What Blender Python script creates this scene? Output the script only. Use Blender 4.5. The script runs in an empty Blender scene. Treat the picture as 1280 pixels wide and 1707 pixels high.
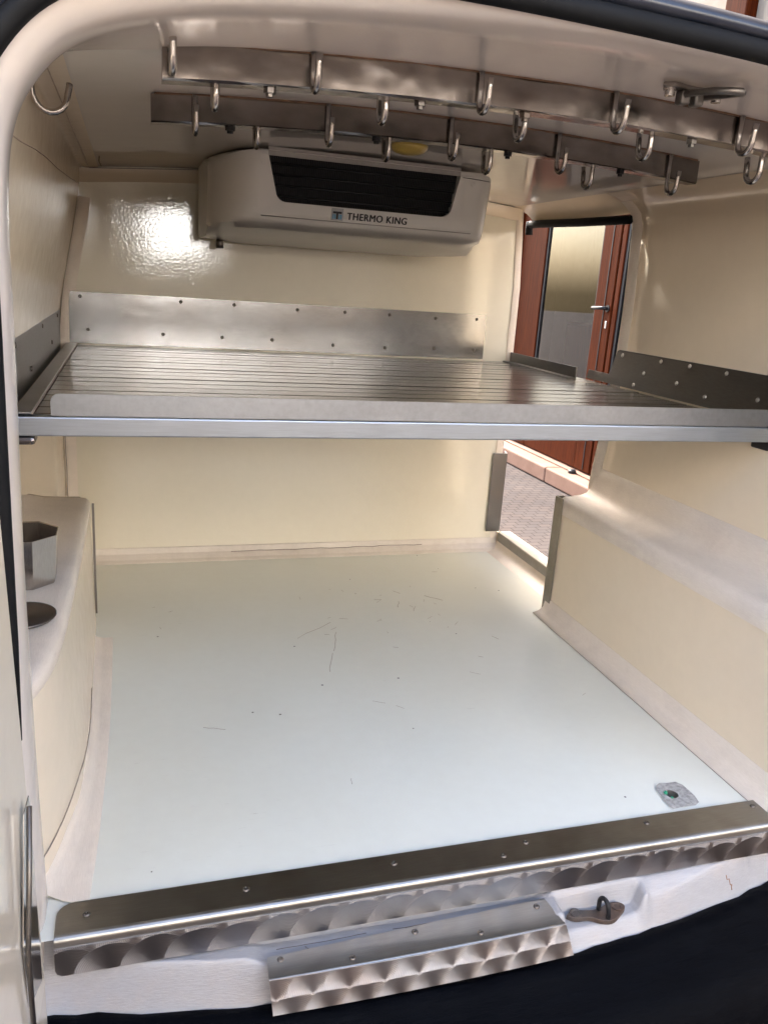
import bpy, bmesh, math, random
from mathutils import Vector, Matrix
random.seed(7)
S = bpy.context.scene
COL = S.collection
R = math.radians

# ------------------------------------------------------------------ camera
cam = bpy.data.cameras.new("camera"); cam_o = bpy.data.objects.new("camera", cam); COL.objects.link(cam_o)
cam.sensor_fit = 'VERTICAL'; cam.sensor_height = 36.0; cam.sensor_width = 36.0
cam.lens = 1348.5/1707*36.0
cam.clip_start = 0.01; cam.clip_end = 400
Xc = Vector((0.955, -0.289, 0.066)); Yc = Vector((0.018, 0.281, 0.960)); Zc = -Vector((0.295, 0.915, -0.273))
Zc.normalize(); Xc = (Xc - Zc*Xc.dot(Zc)).normalized(); Yc = Zc.cross(Xc)
M = Matrix((Xc, Yc, Zc)).transposed().to_4x4(); M.translation = (-0.468, -0.966, 0.832)
cam_o.matrix_world = M
S.camera = cam_o

# ------------------------------------------------------------------ sky, sun, exposure
SUN_DIR = Vector((-0.05, 0.70, 0.71)).normalized()
w = bpy.data.worlds.new("World"); S.world = w; w.use_nodes = True
nt = w.node_tree; nt.nodes.clear()
sky = nt.nodes.new('ShaderNodeTexSky'); sky.sky_type = 'NISHITA'; sky.sun_disc = False; sky.dust_density = 6.0; sky.air_density = 1.0; sky.ozone_density = 0.6
sky.sun_elevation = math.asin(SUN_DIR.z); sky.sun_rotation = math.atan2(SUN_DIR.x, SUN_DIR.y)
bg = nt.nodes.new('ShaderNodeBackground'); bg.inputs['Strength'].default_value = 0.15
wo = nt.nodes.new('ShaderNodeOutputWorld')
nt.links.new(sky.outputs[0], bg.inputs['Color']); nt.links.new(bg.outputs[0], wo.inputs['Surface'])
sl = bpy.data.lights.new("sun", 'SUN'); sl.energy = 2.2; sl.angle = R(0.5); sl.color = (1.0, 0.97, 0.93)
so = bpy.data.objects.new("sun", sl); COL.objects.link(so)
so.rotation_euler = SUN_DIR.to_track_quat('Z', 'Y').to_euler()
S.view_settings.view_transform = 'Standard'; S.view_settings.look = 'None'
S.view_settings.gamma = 1.0; S.view_settings.use_curve_mapping = False
S.view_settings.exposure = 3.08
S.render.engine = 'CYCLES'
cy = S.cycles
cy.use_denoising = True
try: cy.denoiser = 'OPENIMAGEDENOISE'
except Exception: pass
cy.max_bounces = 12; cy.diffuse_bounces = 7; cy.glossy_bounces = 5; cy.transmission_bounces = 6
cy.sample_clamp_indirect = 4.0; cy.blur_glossy = 1.0
cy.caustics_reflective = False; cy.caustics_refractive = False

# ------------------------------------------------------------------ materials
def new_mat(name):
    m = bpy.data.materials.new(name); m.use_nodes = True
    n = m.node_tree.nodes; l = m.node_tree.links
    return m, n, l, n['Principled BSDF']
def node(n, t, **kw):
    x = n.new(t)
    for k, v in kw.items():
        if k in x.inputs.keys() if hasattr(x.inputs, 'keys') else False: x.inputs[k].default_value = v
        else: setattr(x, k, v)
    return x
def noise(n, l, scale, detail=4, vec=None, rough=0.55, dist=0.0):
    t = n.new('ShaderNodeTexNoise'); t.inputs['Scale'].default_value = scale; t.inputs['Detail'].default_value = detail
    t.inputs['Roughness'].default_value = rough; t.inputs['Distortion'].default_value = dist
    if vec is not None: l.new(vec, t.inputs['Vector'])
    return t.outputs['Fac']
def ramp(n, l, fac, stops):
    r = n.new('ShaderNodeValToRGB'); e = r.color_ramp.elements
    while len(e) < len(stops): e.new(0.5)
    for i, (p, c) in enumerate(stops):
        e[i].position = p; e[i].color = (*c, 1) if len(c) == 3 else c
    l.new(fac, r.inputs['Fac']); return r.outputs['Color']
def mixc(n, l, fac, a, b, mode='MIX'):
    x = n.new('ShaderNodeMix'); x.data_type = 'RGBA'; x.blend_type = mode
    for sock, v in ((x.inputs[0], fac), (x.inputs[6], a), (x.inputs[7], b)):
        if isinstance(v, (int, float)): sock.default_value = v
        elif isinstance(v, tuple): sock.default_value = (*v, 1)
        else: l.new(v, sock)
    return x.outputs[2]
def mapping(n, l, scale=(1, 1, 1), rot=(0, 0, 0)):
    tc = n.new('ShaderNodeTexCoord'); mp = n.new('ShaderNodeMapping')
    mp.inputs['Scale'].default_value = scale; mp.inputs['Rotation'].default_value = rot
    l.new(tc.outputs['Object'], mp.inputs['Vector']); return mp.outputs['Vector']
def bump(n, l, p, h, strength, dist, prev=None):
    b = n.new('ShaderNodeBump'); b.inputs['Strength'].default_value = strength; b.inputs['Distance'].default_value = dist
    l.new(h, b.inputs['Height'])
    if prev is not None: l.new(prev, b.inputs['Normal'])
    l.new(b.outputs['Normal'], p.inputs['Normal']); return b.outputs['Normal']
def mathn(n, l, op, a, b=None, c=None):
    x = n.new('ShaderNodeMath'); x.operation = op
    for i, v in enumerate((a, b, c)):
        if v is None: continue
        if isinstance(v, (int, float)): x.inputs[i].default_value = v
        else: l.new(v, x.inputs[i])
    return x.outputs[0]

def rough_range(r):
    lo, hi = r*0.8, r*1.4
    return (lo, min(hi, .262)) if r < .27 else (max(lo, .29), max(hi, .33))
def grp(name, col, col2, rough, peel=0.05, peel_scale=220, wave=0.3, specks=0.0, coat=0.0):
    """glossy glass fibre gelcoat: slightly blotchy, orange peel, a few dirt specks"""
    m, n, l, p = new_mat(name)
    v = mapping(n, l)
    big = noise(n, l, 2.3, 3, v); c = mixc(n, l, ramp(n, l, big, [(0.35, (0, 0, 0)), (0.7, (1, 1, 1))]), col, col2)
    fine = noise(n, l, 40, 3, v)
    c = mixc(n, l, 0.05, c, ramp(n, l, fine, [(0.3, (0.55, 0.53, 0.5)), (0.7, (1, 1, 1))]), 'MULTIPLY')
    if specks:
        vo = n.new('ShaderNodeTexVoronoi'); vo.inputs['Scale'].default_value = 17; l.new(v, vo.inputs['Vector'])
        sp = mathn(n, l, 'LESS_THAN', vo.outputs['Distance'], 0.028*specks)
        keep = mathn(n, l, 'GREATER_THAN', noise(n, l, 5, 1, v), 0.52)
        c = mixc(n, l, mathn(n, l, 'MULTIPLY', sp, keep), c, (0.11, 0.1, 0.09))
        # faint scuffs: stretched noise, thresholded
        vs = mapping(n, l, (6, 60, 1), (0, 0, 0.7)); s1 = noise(n, l, 3.1, 5, vs, 0.7)
        sc = ramp(n, l, s1, [(0.63, (0, 0, 0)), (0.72, (1, 1, 1))])
        m2 = ramp(n, l, noise(n, l, 2.7, 2, v), [(0.52, (0, 0, 0)), (0.66, (1, 1, 1))])
        c = mixc(n, l, mathn(n, l, 'MULTIPLY', mathn(n, l, 'MULTIPLY', sc, m2), 0.5), c, (0.36, 0.33, 0.28))
    l.new(c, p.inputs['Base Color'])
    rr = n.new('ShaderNodeMapRange'); rr.inputs['To Min'].default_value, rr.inputs['To Max'].default_value = rough_range(rough)
    l.new(fine, rr.inputs['Value']); l.new(rr.outputs[0], p.inputs['Roughness'])
    b1 = bump(n, l, p, noise(n, l, peel_scale, 2, v), peel, 0.0012)
    bump(n, l, p, noise(n, l, 4.5, 2, v), wave, 0.006, b1)
    p.inputs['Specular IOR Level'].default_value = 0.55
    if coat:
        p.inputs['Coat Weight'].default_value = coat; p.inputs['Coat Roughness'].default_value = 0.04
    return m
def paint(name, col, rough=0.4, streak=(1, 1, 1), bumpy=0.25, dirt=(0.45, 0.38, 0.33), amt=0.5):
    """brushed on white sealing paint with brush marks and grime"""
    m, n, l, p = new_mat(name)
    v = mapping(n, l, streak); v0 = mapping(n, l)
    s = noise(n, l, 30, 5, v, 0.65)
    g = ramp(n, l, noise(n, l, 7, 6, v0, 0.7), [(0.46, (0, 0, 0)), (0.78, (1, 1, 1))])
    c = mixc(n, l, mathn(n, l, 'MULTIPLY', g, amt), col, dirt)
    c = mixc(n, l, 0.25, c, ramp(n, l, s, [(0.3, (0.62, 0.58, 0.54)), (0.65, (1, 1, 1))]), 'MULTIPLY')
    l.new(c, p.inputs['Base Color']); p.inputs['Roughness'].default_value = rough
    bump(n, l, p, s, bumpy, 0.002)
    return m
def steel(name, col, rough, aniso=0.0, streak=(1, 1, 1), stain=0.3, dent=0.0, tan_axis=None, stain_col=(0.2, 0.17, 0.15), metal=1.0):
    m, n, l, p = new_mat(name)
    v = mapping(n, l, streak); v0 = mapping(n, l)
    s = noise(n, l, 26, 3, v, 0.5)
    g = ramp(n, l, noise(n, l, 9, 3, v0, 0.6), [(0.45, (0, 0, 0)), (0.75, (1, 1, 1))])
    c = mixc(n, l, mathn(n, l, 'MULTIPLY', g, stain), col, stain_col)
    c = mixc(n, l, 0.35, c, ramp(n, l, s, [(0.25, (0.55, 0.55, 0.55)), (0.7, (1, 1, 1))]), 'MULTIPLY')
    l.new(c, p.inputs['Base Color']); p.inputs['Metallic'].default_value = metal
    rr = n.new('ShaderNodeMapRange'); rr.inputs['To Min'].default_value, rr.inputs['To Max'].default_value = rough_range(rough)
    l.new(s, rr.inputs['Value']); l.new(rr.outputs[0], p.inputs['Roughness'])
    p.inputs['Anisotropic'].default_value = aniso
    if tan_axis:
        t = n.new('ShaderNodeCombineXYZ')
        for i in range(3): t.inputs[i].default_value = tan_axis[i]
        l.new(t.outputs[0], p.inputs['Tangent'])
    b = bump(n, l, p, s, 0.012, 0.0005)
    if dent: bump(n, l, p, noise(n, l, 9, 2, v0), dent, 0.012, b)
    return m
def swirl_steel(name, col, cell, off, tint, rowf, cone):
    """engine turned (circle brushed) stainless: the brushing direction runs round each disc"""
    m, n, l, p = new_mat(name)
    tc = n.new('ShaderNodeTexCoord'); sx = n.new('ShaderNodeSeparateXYZ'); l.new(tc.outputs['Object'], sx.inputs[0])
    wob = noise(n, l, 7, 2, tc.outputs['Object'])
    pz = cell*rowf; rd2 = (cell*0.5*math.hypot(1, rowf)*1.25)**2
    zz = mathn(n, l, 'ADD', mathn(n, l, 'ADD', mathn(n, l, 'DIVIDE', sx.outputs[2], pz), off), mathn(n, l, 'MULTIPLY', wob, 0.35))
    row = mathn(n, l, 'FLOOR', zz); fz = mathn(n, l, 'FRACT', zz)
    u = mathn(n, l, 'ADD', mathn(n, l, 'ADD', mathn(n, l, 'DIVIDE', sx.outputs[0], cell), 40.0), mathn(n, l, 'MULTIPLY', mathn(n, l, 'MODULO', mathn(n, l, 'ADD', row, 40.0), 2.0), 0.5))
    u2 = mathn(n, l, 'ADD', u, 0.5)
    dz0 = mathn(n, l, 'MULTIPLY', fz, pz); dz1 = mathn(n, l, 'MULTIPLY', mathn(n, l, 'SUBTRACT', fz, 1.0), pz)
    cand = []
    for uu, dz in ((u, dz0), (u2, dz1)):
        f = mathn(n, l, 'FRACT', uu)
        cand += [(mathn(n, l, 'MULTIPLY', mathn(n, l, 'SUBTRACT', f, 1.0), cell), dz), (mathn(n, l, 'MULTIPLY', f, cell), dz)]
    def mixf(f, a, b):
        q = n.new('ShaderNodeMix'); q.data_type = 'FLOAT'; l.new(f, q.inputs[0]); l.new(a, q.inputs[2]); l.new(b, q.inputs[3]); return q.outputs[0]
    gx, gz = cand[3]
    for dx, dz in (cand[2], cand[1], cand[0]):
        ins = mathn(n, l, 'LESS_THAN', mathn(n, l, 'ADD', mathn(n, l, 'MULTIPLY', dx, dx), mathn(n, l, 'MULTIPLY', dz, dz)), rd2)
        gx = mixf(ins, gx, dx); gz = mixf(ins, gz, dz)
    t = n.new('ShaderNodeCombineXYZ'); l.new(mathn(n, l, 'MULTIPLY', gz, -1.0), t.inputs[0]); t.inputs[1].default_value = 0.0; l.new(gx, t.inputs[2])
    nm = n.new('ShaderNodeVectorMath'); nm.operation = 'NORMALIZE'; l.new(t.outputs[0], nm.inputs[0])
    l.new(nm.outputs[0], p.inputs['Tangent'])
    p.inputs['Anisotropic'].default_value = 0.92; p.inputs['Metallic'].default_value = 1.0; p.inputs['Roughness'].default_value = 0.40
    g = ramp(n, l, noise(n, l, 14, 5, tc.outputs['Object'], 0.6), [(0.42, (0, 0, 0)), (0.72, (1, 1, 1))])
    c = mixc(n, l, mathn(n, l, 'MULTIPLY', g, 0.6), col, tint)
    l.new(c, p.inputs['Base Color'])
    rad = mathn(n, l, 'SQRT', mathn(n, l, 'ADD', mathn(n, l, 'MULTIPLY', gx, gx), mathn(n, l, 'MULTIPLY', gz, gz)))
    b0 = bump(n, l, p, rad, 1.0, cone)
    bump(n, l, p, mathn(n, l, 'SINE', mathn(n, l, 'MULTIPLY', rad, 2600.0)), 0.2, 0.0004, b0)
    return m
def plain(name, col, rough=0.5, metal=0.0, var=0.15, scale=30, bmp=0.0, emit=None, trans=0.0):
    m, n, l, p = new_mat(name)
    v = mapping(n, l); s = noise(n, l, scale, 5, v)
    l.new(mixc(n, l, var, col, ramp(n, l, s, [(0.3, (0.3, 0.3, 0.3)), (0.7, (1, 1, 1))]), 'MULTIPLY'), p.inputs['Base Color'])
    p.inputs['Roughness'].default_value = rough; p.inputs['Metallic'].default_value = metal
    if bmp: bump(n, l, p, s, bmp, 0.003)
    if trans: p.inputs['Transmission Weight'].default_value = trans
    return m

MT = {}
CREAM = (0.82, 0.78, 0.665); CREAM2 = (0.79, 0.745, 0.62)
MT['floor'] = grp('gelcoat_floor', (0.80, 0.825, 0.765), (0.775, 0.79, 0.715), 0.30, 0.05, 160, 0.15, specks=1.5)
MT['bulk'] = grp('gelcoat_bulkhead', CREAM, CREAM2, 0.06, 0.15, 170, 0.15)
MT['wall'] = grp('gelcoat_wall', (0.82, 0.71, 0.555), (0.79, 0.675, 0.52), 0.16, 0.04, 260, 0.12)
MT['door'] = grp('gelcoat_door', (0.75, 0.68, 0.57), (0.71, 0.63, 0.52), 0.10, 0.02, 200, 0.05)
MT['ceil'] = grp('gelcoat_ceiling', (0.72, 0.69, 0.645), (0.69, 0.66, 0.615), 0.05, 0.015, 120, 0.22)
MT['frame'] = grp('gelcoat_frame', (0.67, 0.61, 0.56), (0.64, 0.575, 0.525), 0.13, 0.02, 150, 0.10)
MT['joint'] = paint('joint_paint', (0.76, 0.705, 0.64), 0.38, (2, 30, 30), 0.25)
MT['joint_y'] = paint('joint_paint_lengthwise', (0.83, 0.745, 0.65), 0.5, (30, 2, 30), 0.25, amt=0.35)
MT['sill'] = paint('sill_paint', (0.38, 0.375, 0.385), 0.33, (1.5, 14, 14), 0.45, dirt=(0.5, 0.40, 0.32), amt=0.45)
MT['steel'] = steel('stainless_plate', (0.40, 0.39, 0.365), 0.32, 0.5, (1.2, 30, 30), 0.45, tan_axis=(1, 0, 0))
MT['splash'] = steel('stainless_splash', (0.26, 0.26, 0.26), 0.18, 0.4, (2, 9, 9), 0.4, tan_axis=(1, 0, 0), dent=0.10)
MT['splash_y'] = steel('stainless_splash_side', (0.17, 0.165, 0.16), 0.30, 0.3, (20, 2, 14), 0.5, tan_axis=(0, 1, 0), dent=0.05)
MT['alu'] = steel('aluminium_bar', (0.43, 0.48, 0.54), 0.34, 0.4, (1, 30, 40), 0.12, tan_axis=(1, 0, 0))
MT['lip'] = steel('galvanised_lip', (0.30, 0.31, 0.325), 0.40, 0.1, (5, 5, 5), 0.35, stain_col=(0.36, 0.36, 0.37))
MT['trim'] = steel('zinc_trim', (0.36, 0.345, 0.31), 0.42, 0, (6, 6, 6), 0.5)
MT['screw'] = steel('screw_steel', (0.50, 0.48, 0.46), 0.30, 0, (6, 6, 6), 0.2)
MT['plank'] = steel('aluminium_plank', (0.145, 0.138, 0.13), 0.21, 0.5, (0.3, 9, 9), 0.25, tan_axis=(1, 0, 0))
MT['rail'] = steel('stainless_rail', (0.29, 0.255, 0.23), 0.20, 0.2, (2, 4, 4), 0.6, dent=0.55, tan_axis=(1, 0, 0), stain_col=(0.13, 0.09, 0.07))
MT['rod'] = steel('stainless_rod', (0.52, 0.48, 0.45), 0.24, 0, (6, 6, 6), 0.35)
MT['swirl_a'] = swirl_steel('engine_turned_dark', (0.40, 0.385, 0.385), 0.056, 0.95, (0.33, 0.29, 0.28), 1.0, 0.08)
MT['swirl_b'] = swirl_steel('engine_turned_bright', (0.66, 0.66, 0.68), 0.050, 0.72, (0.52, 0.40, 0.34), 0.62, 0.07)
MT['pot'] = steel('stainless_pot', (0.50, 0.46, 0.42), 0.22, 0.4, (25, 25, 2), 0.15, tan_axis=(0, 0, 1))
MT['darksteel'] = steel('dark_steel', (0.20, 0.185, 0.17), 0.38, 0, (4, 4, 4), 0.5, stain_col=(0.16, 0.09, 0.06))
MT['rusty'] = steel('weathered_iron', (0.13, 0.118, 0.11), 0.5, 0, (5, 5, 5), 0.6, dent=0.6, stain_col=(0.20, 0.09, 0.04), metal=0.7)
MT['rust'] = plain('rust_bead', (0.24, 0.13, 0.075), 0.8, 0, 0.7, 60, 0.5)
MT['rust_stain'] = plain('rust_stain', (0.36, 0.17, 0.07), 0.85, 0, 0.6, 90)
MT['rubber'] = plain('black_rubber', (0.006, 0.0065, 0.0075), 0.7, 0, 0.5, 40, 0.15)
MT['black'] = plain('black_plastic', (0.02, 0.02, 0.022), 0.45, 0, 0.3, 40)
for k_ in ('rubber', 'black'): MT[k_].node_tree.nodes['Principled BSDF'].inputs['Specular IOR Level'].default_value = 0.2
MT['crack'] = plain('crack_line', (0.16, 0.125, 0.10), 0.9, 0, 0.5, 90)
MT['seam'] = plain('seam_line', (0.40, 0.33, 0.27), 0.8, 0, 0.5, 70)
MT['unit'] = plain('unit_plastic', (0.80, 0.785, 0.75), 0.18, 0, 0.04, 12)
MT['unit_strip'] = steel('galvanised_strip', (0.44, 0.42, 0.40), 0.45, 0, (5, 5, 5), 0.3)
MT['fin'] = plain('fin_dark', (0.025, 0.027, 0.03), 0.45, 0.3, 0.3, 50)
MT['ink'] = plain('print_black', (0.015, 0.015, 0.018), 0.5, 0, 0.0)
MT['blue'] = plain('print_blue', (0.03, 0.30, 0.52), 0.4, 0, 0.0)
MT['logo'] = plain('logo_silver', (0.42, 0.43, 0.45), 0.4, 0.2, 0.2)
MT['amber'] = plain('amber_plastic', (0.66, 0.50, 0.14), 0.3, 0, 0.1)
MT['mortar'] = plain('rough_mortar', (0.50, 0.49, 0.47), 0.9, 0, 0.75, 130, 0.9)
MT['green'] = plain('green_paint', (0.03, 0.30, 0.16), 0.5)
MT['wood'] = None
def wood():
    m, n, l, p = new_mat('varnished_red_wood')
    v = mapping(n, l, (30, 30, 1.2)); s = noise(n, l, 4, 6, v, 0.6)
    l.new(ramp(n, l, s, [(0.3, (0.026, 0.0048, 0.001)), (0.7, (0.075, 0.0145, 0.003))]), p.inputs['Base Color'])
    p.inputs['Roughness'].default_value = 0.6; p.inputs['Specular IOR Level'].default_value = 0.04; bump(n, l, p, s, 0.08, 0.002); return m
MT['wood'] = wood()
def carpaint():
    m, n, l, p = new_mat('navy_car_paint')
    v = mapping(n, l); s = noise(n, l, 18, 6, v, 0.7)
    l.new(ramp(n, l, s, [(0.4, (0.010, 0.014, 0.026)), (0.8, (0.03, 0.034, 0.045))]), p.inputs['Base Color'])
    p.inputs['Roughness'].default_value = 0.28; p.inputs['Coat Weight'].default_value = 0.15; p.inputs['Coat Roughness'].default_value = 0.12
    bump(n, l, p, noise(n, l, 7, 3, v), 0.3, 0.004); return m
MT['navy'] = carpaint()
def bumper_mat():
    m, n, l, p = new_mat('scuffed_bumper')
    v = mapping(n, l, (3, 18, 18)); s = noise(n, l, 5, 7, v, 0.75)
    l.new(ramp(n, l, s, [(0.45, (0.0006, 0.0009, 0.002)), (0.66, (0.0015, 0.002, 0.0035)), (0.82, (0.015, 0.017, 0.019))]), p.inputs['Base Color'])
    p.inputs['Roughness'].default_value = 0.55; p.inputs['Specular IOR Level'].default_value = 0.05; bump(n, l, p, s, 0.5, 0.004); return m
MT['bumper'] = bumper_mat()
def stone(name, a, b, rough=0.6):
    m, n, l, p = new_mat(name); v = mapping(n, l); s = noise(n, l, 6, 8, v, 0.65)
    l.new(ramp(n, l, s, [(0.3, a), (0.72, b)]), p.inputs['Base Color']); p.inputs['Roughness'].default_value = rough; p.inputs['Specular IOR Level'].default_value = 0.1
    bump(n, l, p, noise(n, l, 60, 5, v), 0.15, 0.003); return m
MT['marble'] = stone('pale_marble', (0.17, 0.10, 0.072), (0.22, 0.135, 0.10), 0.7)
MT['plaster'] = stone('pale_plaster', (0.28, 0.24, 0.19), (0.35, 0.30, 0.25), 0.85)
MT['facade'] = stone('pale_lime_render', (0.70, 0.69, 0.665), (0.78, 0.77, 0.745), 0.9)
MT['dimming_band'] = stone('dark_dimming_band', (0.09, 0.08, 0.07), (0.14, 0.125, 0.11), 0.9)  # dark colour of the added band that cuts bounced daylight
MT['window_glass'] = plain('old_window_glass', (0.05, 0.06, 0.065), 0.17, 0, 0.1, 3)
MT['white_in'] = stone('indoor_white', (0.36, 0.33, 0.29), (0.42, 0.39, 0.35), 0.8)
def paving():
    m, n, l, p = new_mat('small_stone_paving')
    v = mapping(n, l); br = n.new('ShaderNodeTexBrick'); br.inputs['Scale'].default_value = 9
    br.inputs['Mortar Size'].default_value = 0.035; br.inputs['Brick Width'].default_value = 0.75; br.inputs['Row Height'].default_value = 0.5
    br.inputs['Color1'].default_value = (0.072, 0.059, 0.054, 1); br.inputs['Color2'].default_value = (0.06, 0.052, 0.050, 1); br.inputs['Mortar'].default_value = (0.035, 0.03, 0.028, 1)
    l.new(v, br.inputs['Vector'])
    c = mixc(n, l, 0.5, br.outputs['Color'], ramp(n, l, noise(n, l, 3, 6, v), [(0.3, (0.6, 0.58, 0.58)), (0.7, (1, 1, 1))]), 'MULTIPLY')
    l.new(c, p.inputs['Base Color']); p.inputs['Roughness'].default_value = 0.95; p.inputs['Specular IOR Level'].default_value = 0.05
    bump(n, l, p, br.outputs['Fac'], -0.5, 0.01); return m
MT['paving'] = paving()
def glass():
    m, n, l, p = new_mat('shop_glass')
    p.inputs['Base Color'].default_value = (0.86, 0.88, 0.86, 1); p.inputs['Roughness'].default_value = 0.0
    p.inputs['Transmission Weight'].default_value = 1.0; p.inputs['IOR'].default_value = 1.5; return m
MT['glass'] = glass()
MT['mirror'] = steel('polished_door_plate', (0.60, 0.58, 0.56), 0.12, 0, (4, 4, 4), 0.15)

# ------------------------------------------------------------------ helpers
def inv(parent):
    m = Matrix.Translation(parent.location); p = parent
    return m.inverted()
def link(name, me, mat, parent=None, loc=None, rot=None):
    o = bpy.data.objects.new(name, me); COL.objects.link(o)
    if mat is not None and len(me.materials) == 0: me.materials.append(MT[mat])
    if loc is not None: o.location = loc
    if rot is not None: o.rotation_euler = rot
    if parent is not None:
        o.parent = parent
        r = parent
        while r.parent: r = r.parent
        if parent.parent is None: o.matrix_parent_inverse = Matrix.Translation(parent.location).inverted()
        else:                      # sub-part: the parent's own local origin
            o.matrix_parent_inverse = (Matrix.Translation(parent.location) @ parent.rotation_euler.to_matrix().to_4x4()).inverted()
    return o
def mesh(name, vs, fs, mat, parent=None, smooth=False, bevel=0, solid=0, seg=2, angle=40):
    me = bpy.data.meshes.new(name); me.from_pydata([tuple(v) for v in vs], [], fs)
    bm = bmesh.new(); bm.from_mesh(me); bmesh.ops.recalc_face_normals(bm, faces=bm.faces); bm.to_mesh(me); bm.free()
    if smooth:
        for p in me.polygons: p.use_smooth = True
    me.update()
    o = link(name, me, mat, parent)
    if solid:
        s = o.modifiers.new('s', 'SOLIDIFY'); s.thickness = solid; s.offset = 0
    if bevel:
        b = o.modifiers.new('b', 'BEVEL'); b.width = bevel; b.segments = seg; b.limit_method = 'ANGLE'; b.angle_limit = R(angle)
        b.harden_normals = False
    return o
def thing(name, label, cat, loc, group=None):
    o = bpy.data.objects.new(name, None); COL.objects.link(o); o.location = loc; o.empty_display_size = 0.05
    o['label'] = label; o['category'] = cat
    if group: o['group'] = group
    return o
def tag(o, label, cat, group=None):
    o['label'] = label; o['category'] = cat
    if group: o['group'] = group
    return o
def structure(o): o['kind'] = 'structure'; return o
BOXF = [(0, 1, 3, 2), (4, 6, 7, 5), (0, 4, 5, 1), (2, 3, 7, 6), (0, 2, 6, 4), (1, 5, 7, 3)]
def box(name, x0, x1, y0, y1, z0, z1, mat, parent=None, bevel=0.0, **k):
    vs = [(x, y, z) for x in (x0, x1) for y in (y0, y1) for z in (z0, z1)]
    return mesh(name, vs, BOXF, mat, parent, bevel=bevel, **k)
def prism(name, prof, p0, p1, mat, parent=None, bevel=0, smooth=False, axis='x'):
    """closed polygon profile extruded between two stations along an axis"""
    def pt(a, q): return (a, q[0], q[1]) if axis == 'x' else ((q[0], a, q[1]) if axis == 'y' else (q[0], q[1], a))
    n = len(prof); vs = [pt(p0, q) for q in prof] + [pt(p1, q) for q in prof]
    fs = [(i, (i+1) % n, n+(i+1) % n, n+i) for i in range(n)] + [tuple(range(n)), tuple(range(n, 2*n))]
    return mesh(name, vs, fs, mat, parent, bevel=bevel, smooth=smooth)
def grid(name, rows, mat, parent=None, smooth=True, solid=0, closed=False, skip=None, **k):
    nr = len(rows); nc = len(rows[0]); vs = [p for r in rows for p in r]; fs = []
    for i in range(nr-1):
        for j in range(nc if closed else nc-1):
            if skip and skip(i, j): continue
            j2 = (j+1) % nc; fs.append((i*nc+j, i*nc+j2, (i+1)*nc+j2, (i+1)*nc+j))
    return mesh(name, vs, fs, mat, parent, smooth=smooth, solid=solid, **k)
def tube_data(pts, r, sides=8, taper=None):
    pts = [Vector(p) for p in pts]; n = len(pts); vs = []; fs = []
    t0 = (pts[1]-pts[0]).normalized(); up = Vector((0, 0, 1)) if abs(t0.z) < 0.9 else Vector((1, 0, 0))
    nrm = (up - t0*up.dot(t0)).normalized()
    for i, p in enumerate(pts):
        t = (pts[min(i+1, n-1)]-pts[max(i-1, 0)]).normalized(); nrm = (nrm - t*nrm.dot(t)).normalized(); b = t.cross(nrm)
        rr = r if taper is None else r*taper[i]
        for k in range(sides):
            a = 2*math.pi*k/sides; vs.append(p + nrm*math.cos(a)*rr + b*math.sin(a)*rr)
    for i in range(n-1):
        for k in range(sides):
            k2 = (k+1) % sides; fs.append((i*sides+k, i*sides+k2, (i+1)*sides+k2, (i+1)*sides+k))
    fs += [tuple(range(sides)), tuple(range((n-1)*sides, n*sides))]
    return vs, fs
def tube(name, pts, r, mat, parent=None, sides=8, taper=None):
    vs, fs = tube_data(pts, r, sides, taper); return mesh(name, vs, fs, mat, parent, smooth=True, )
def lathe(prof, n=24):
    vs = []; fs = []
    for (r, z) in prof:
        for k in range(n):
            a = 2*math.pi*k/n; vs.append((r*math.cos(a), r*math.sin(a), z))
    for i in range(len(prof)-1):
        for k in range(n): fs.append((i*n+k, i*n+(k+1) % n, (i+1)*n+(k+1) % n, (i+1)*n+k))
    fs += [tuple(range(n)), tuple(range((len(prof)-1)*n, len(prof)*n))]
    return vs, fs
def smoothstep(a, b, x):
    t = max(0, min(1, (x-a)/(b-a))); return t*t*(3-2*t)
def chaikin(p, it=2):
    for _ in range(it):
        q = [p[0]]
        for a, b in zip(p[:-1], p[1:]):
            q.append((a[0]*.75+b[0]*.25, a[1]*.75+b[1]*.25)); q.append((a[0]*.25+b[0]*.75, a[1]*.25+b[1]*.75))
        q.append(p[-1]); p = q
    return p
def rand_line(a, b, n, jit, axes=(0, 1)):
    a = Vector(a); b = Vector(b); out = []
    for i in range(n+1):
        p = a.lerp(b, i/n)
        if 0 < i < n:
            for x in axes: p[x] += random.uniform(-jit, jit)
        out.append(p)
    return out

# dome headed screw, shared by every plate (head axis +z)
_v, _f = lathe([(0.0012, 0.0006), (0.0022, 0.0018), (0.0040, 0.0017), (0.0052, 0.0004), (0.0052, -0.0004)], 12)
SCREW = bpy.data.meshes.new('screw'); SCREW.from_pydata(_v, [], _f); SCREW.materials.append(MT['screw'])
for p_ in SCREW.polygons: p_.use_smooth = True
SCREW_DARK = SCREW.copy(); SCREW_DARK.materials.clear(); SCREW_DARK.materials.append(MT['darksteel'])
def screw(parent, loc, rot=(0, 0, 0), bright=False):
    o = link('screw', SCREW if bright else SCREW_DARK, None, parent, loc, rot); o.scale = (0.95, 0.95, 1.2); return o

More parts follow.
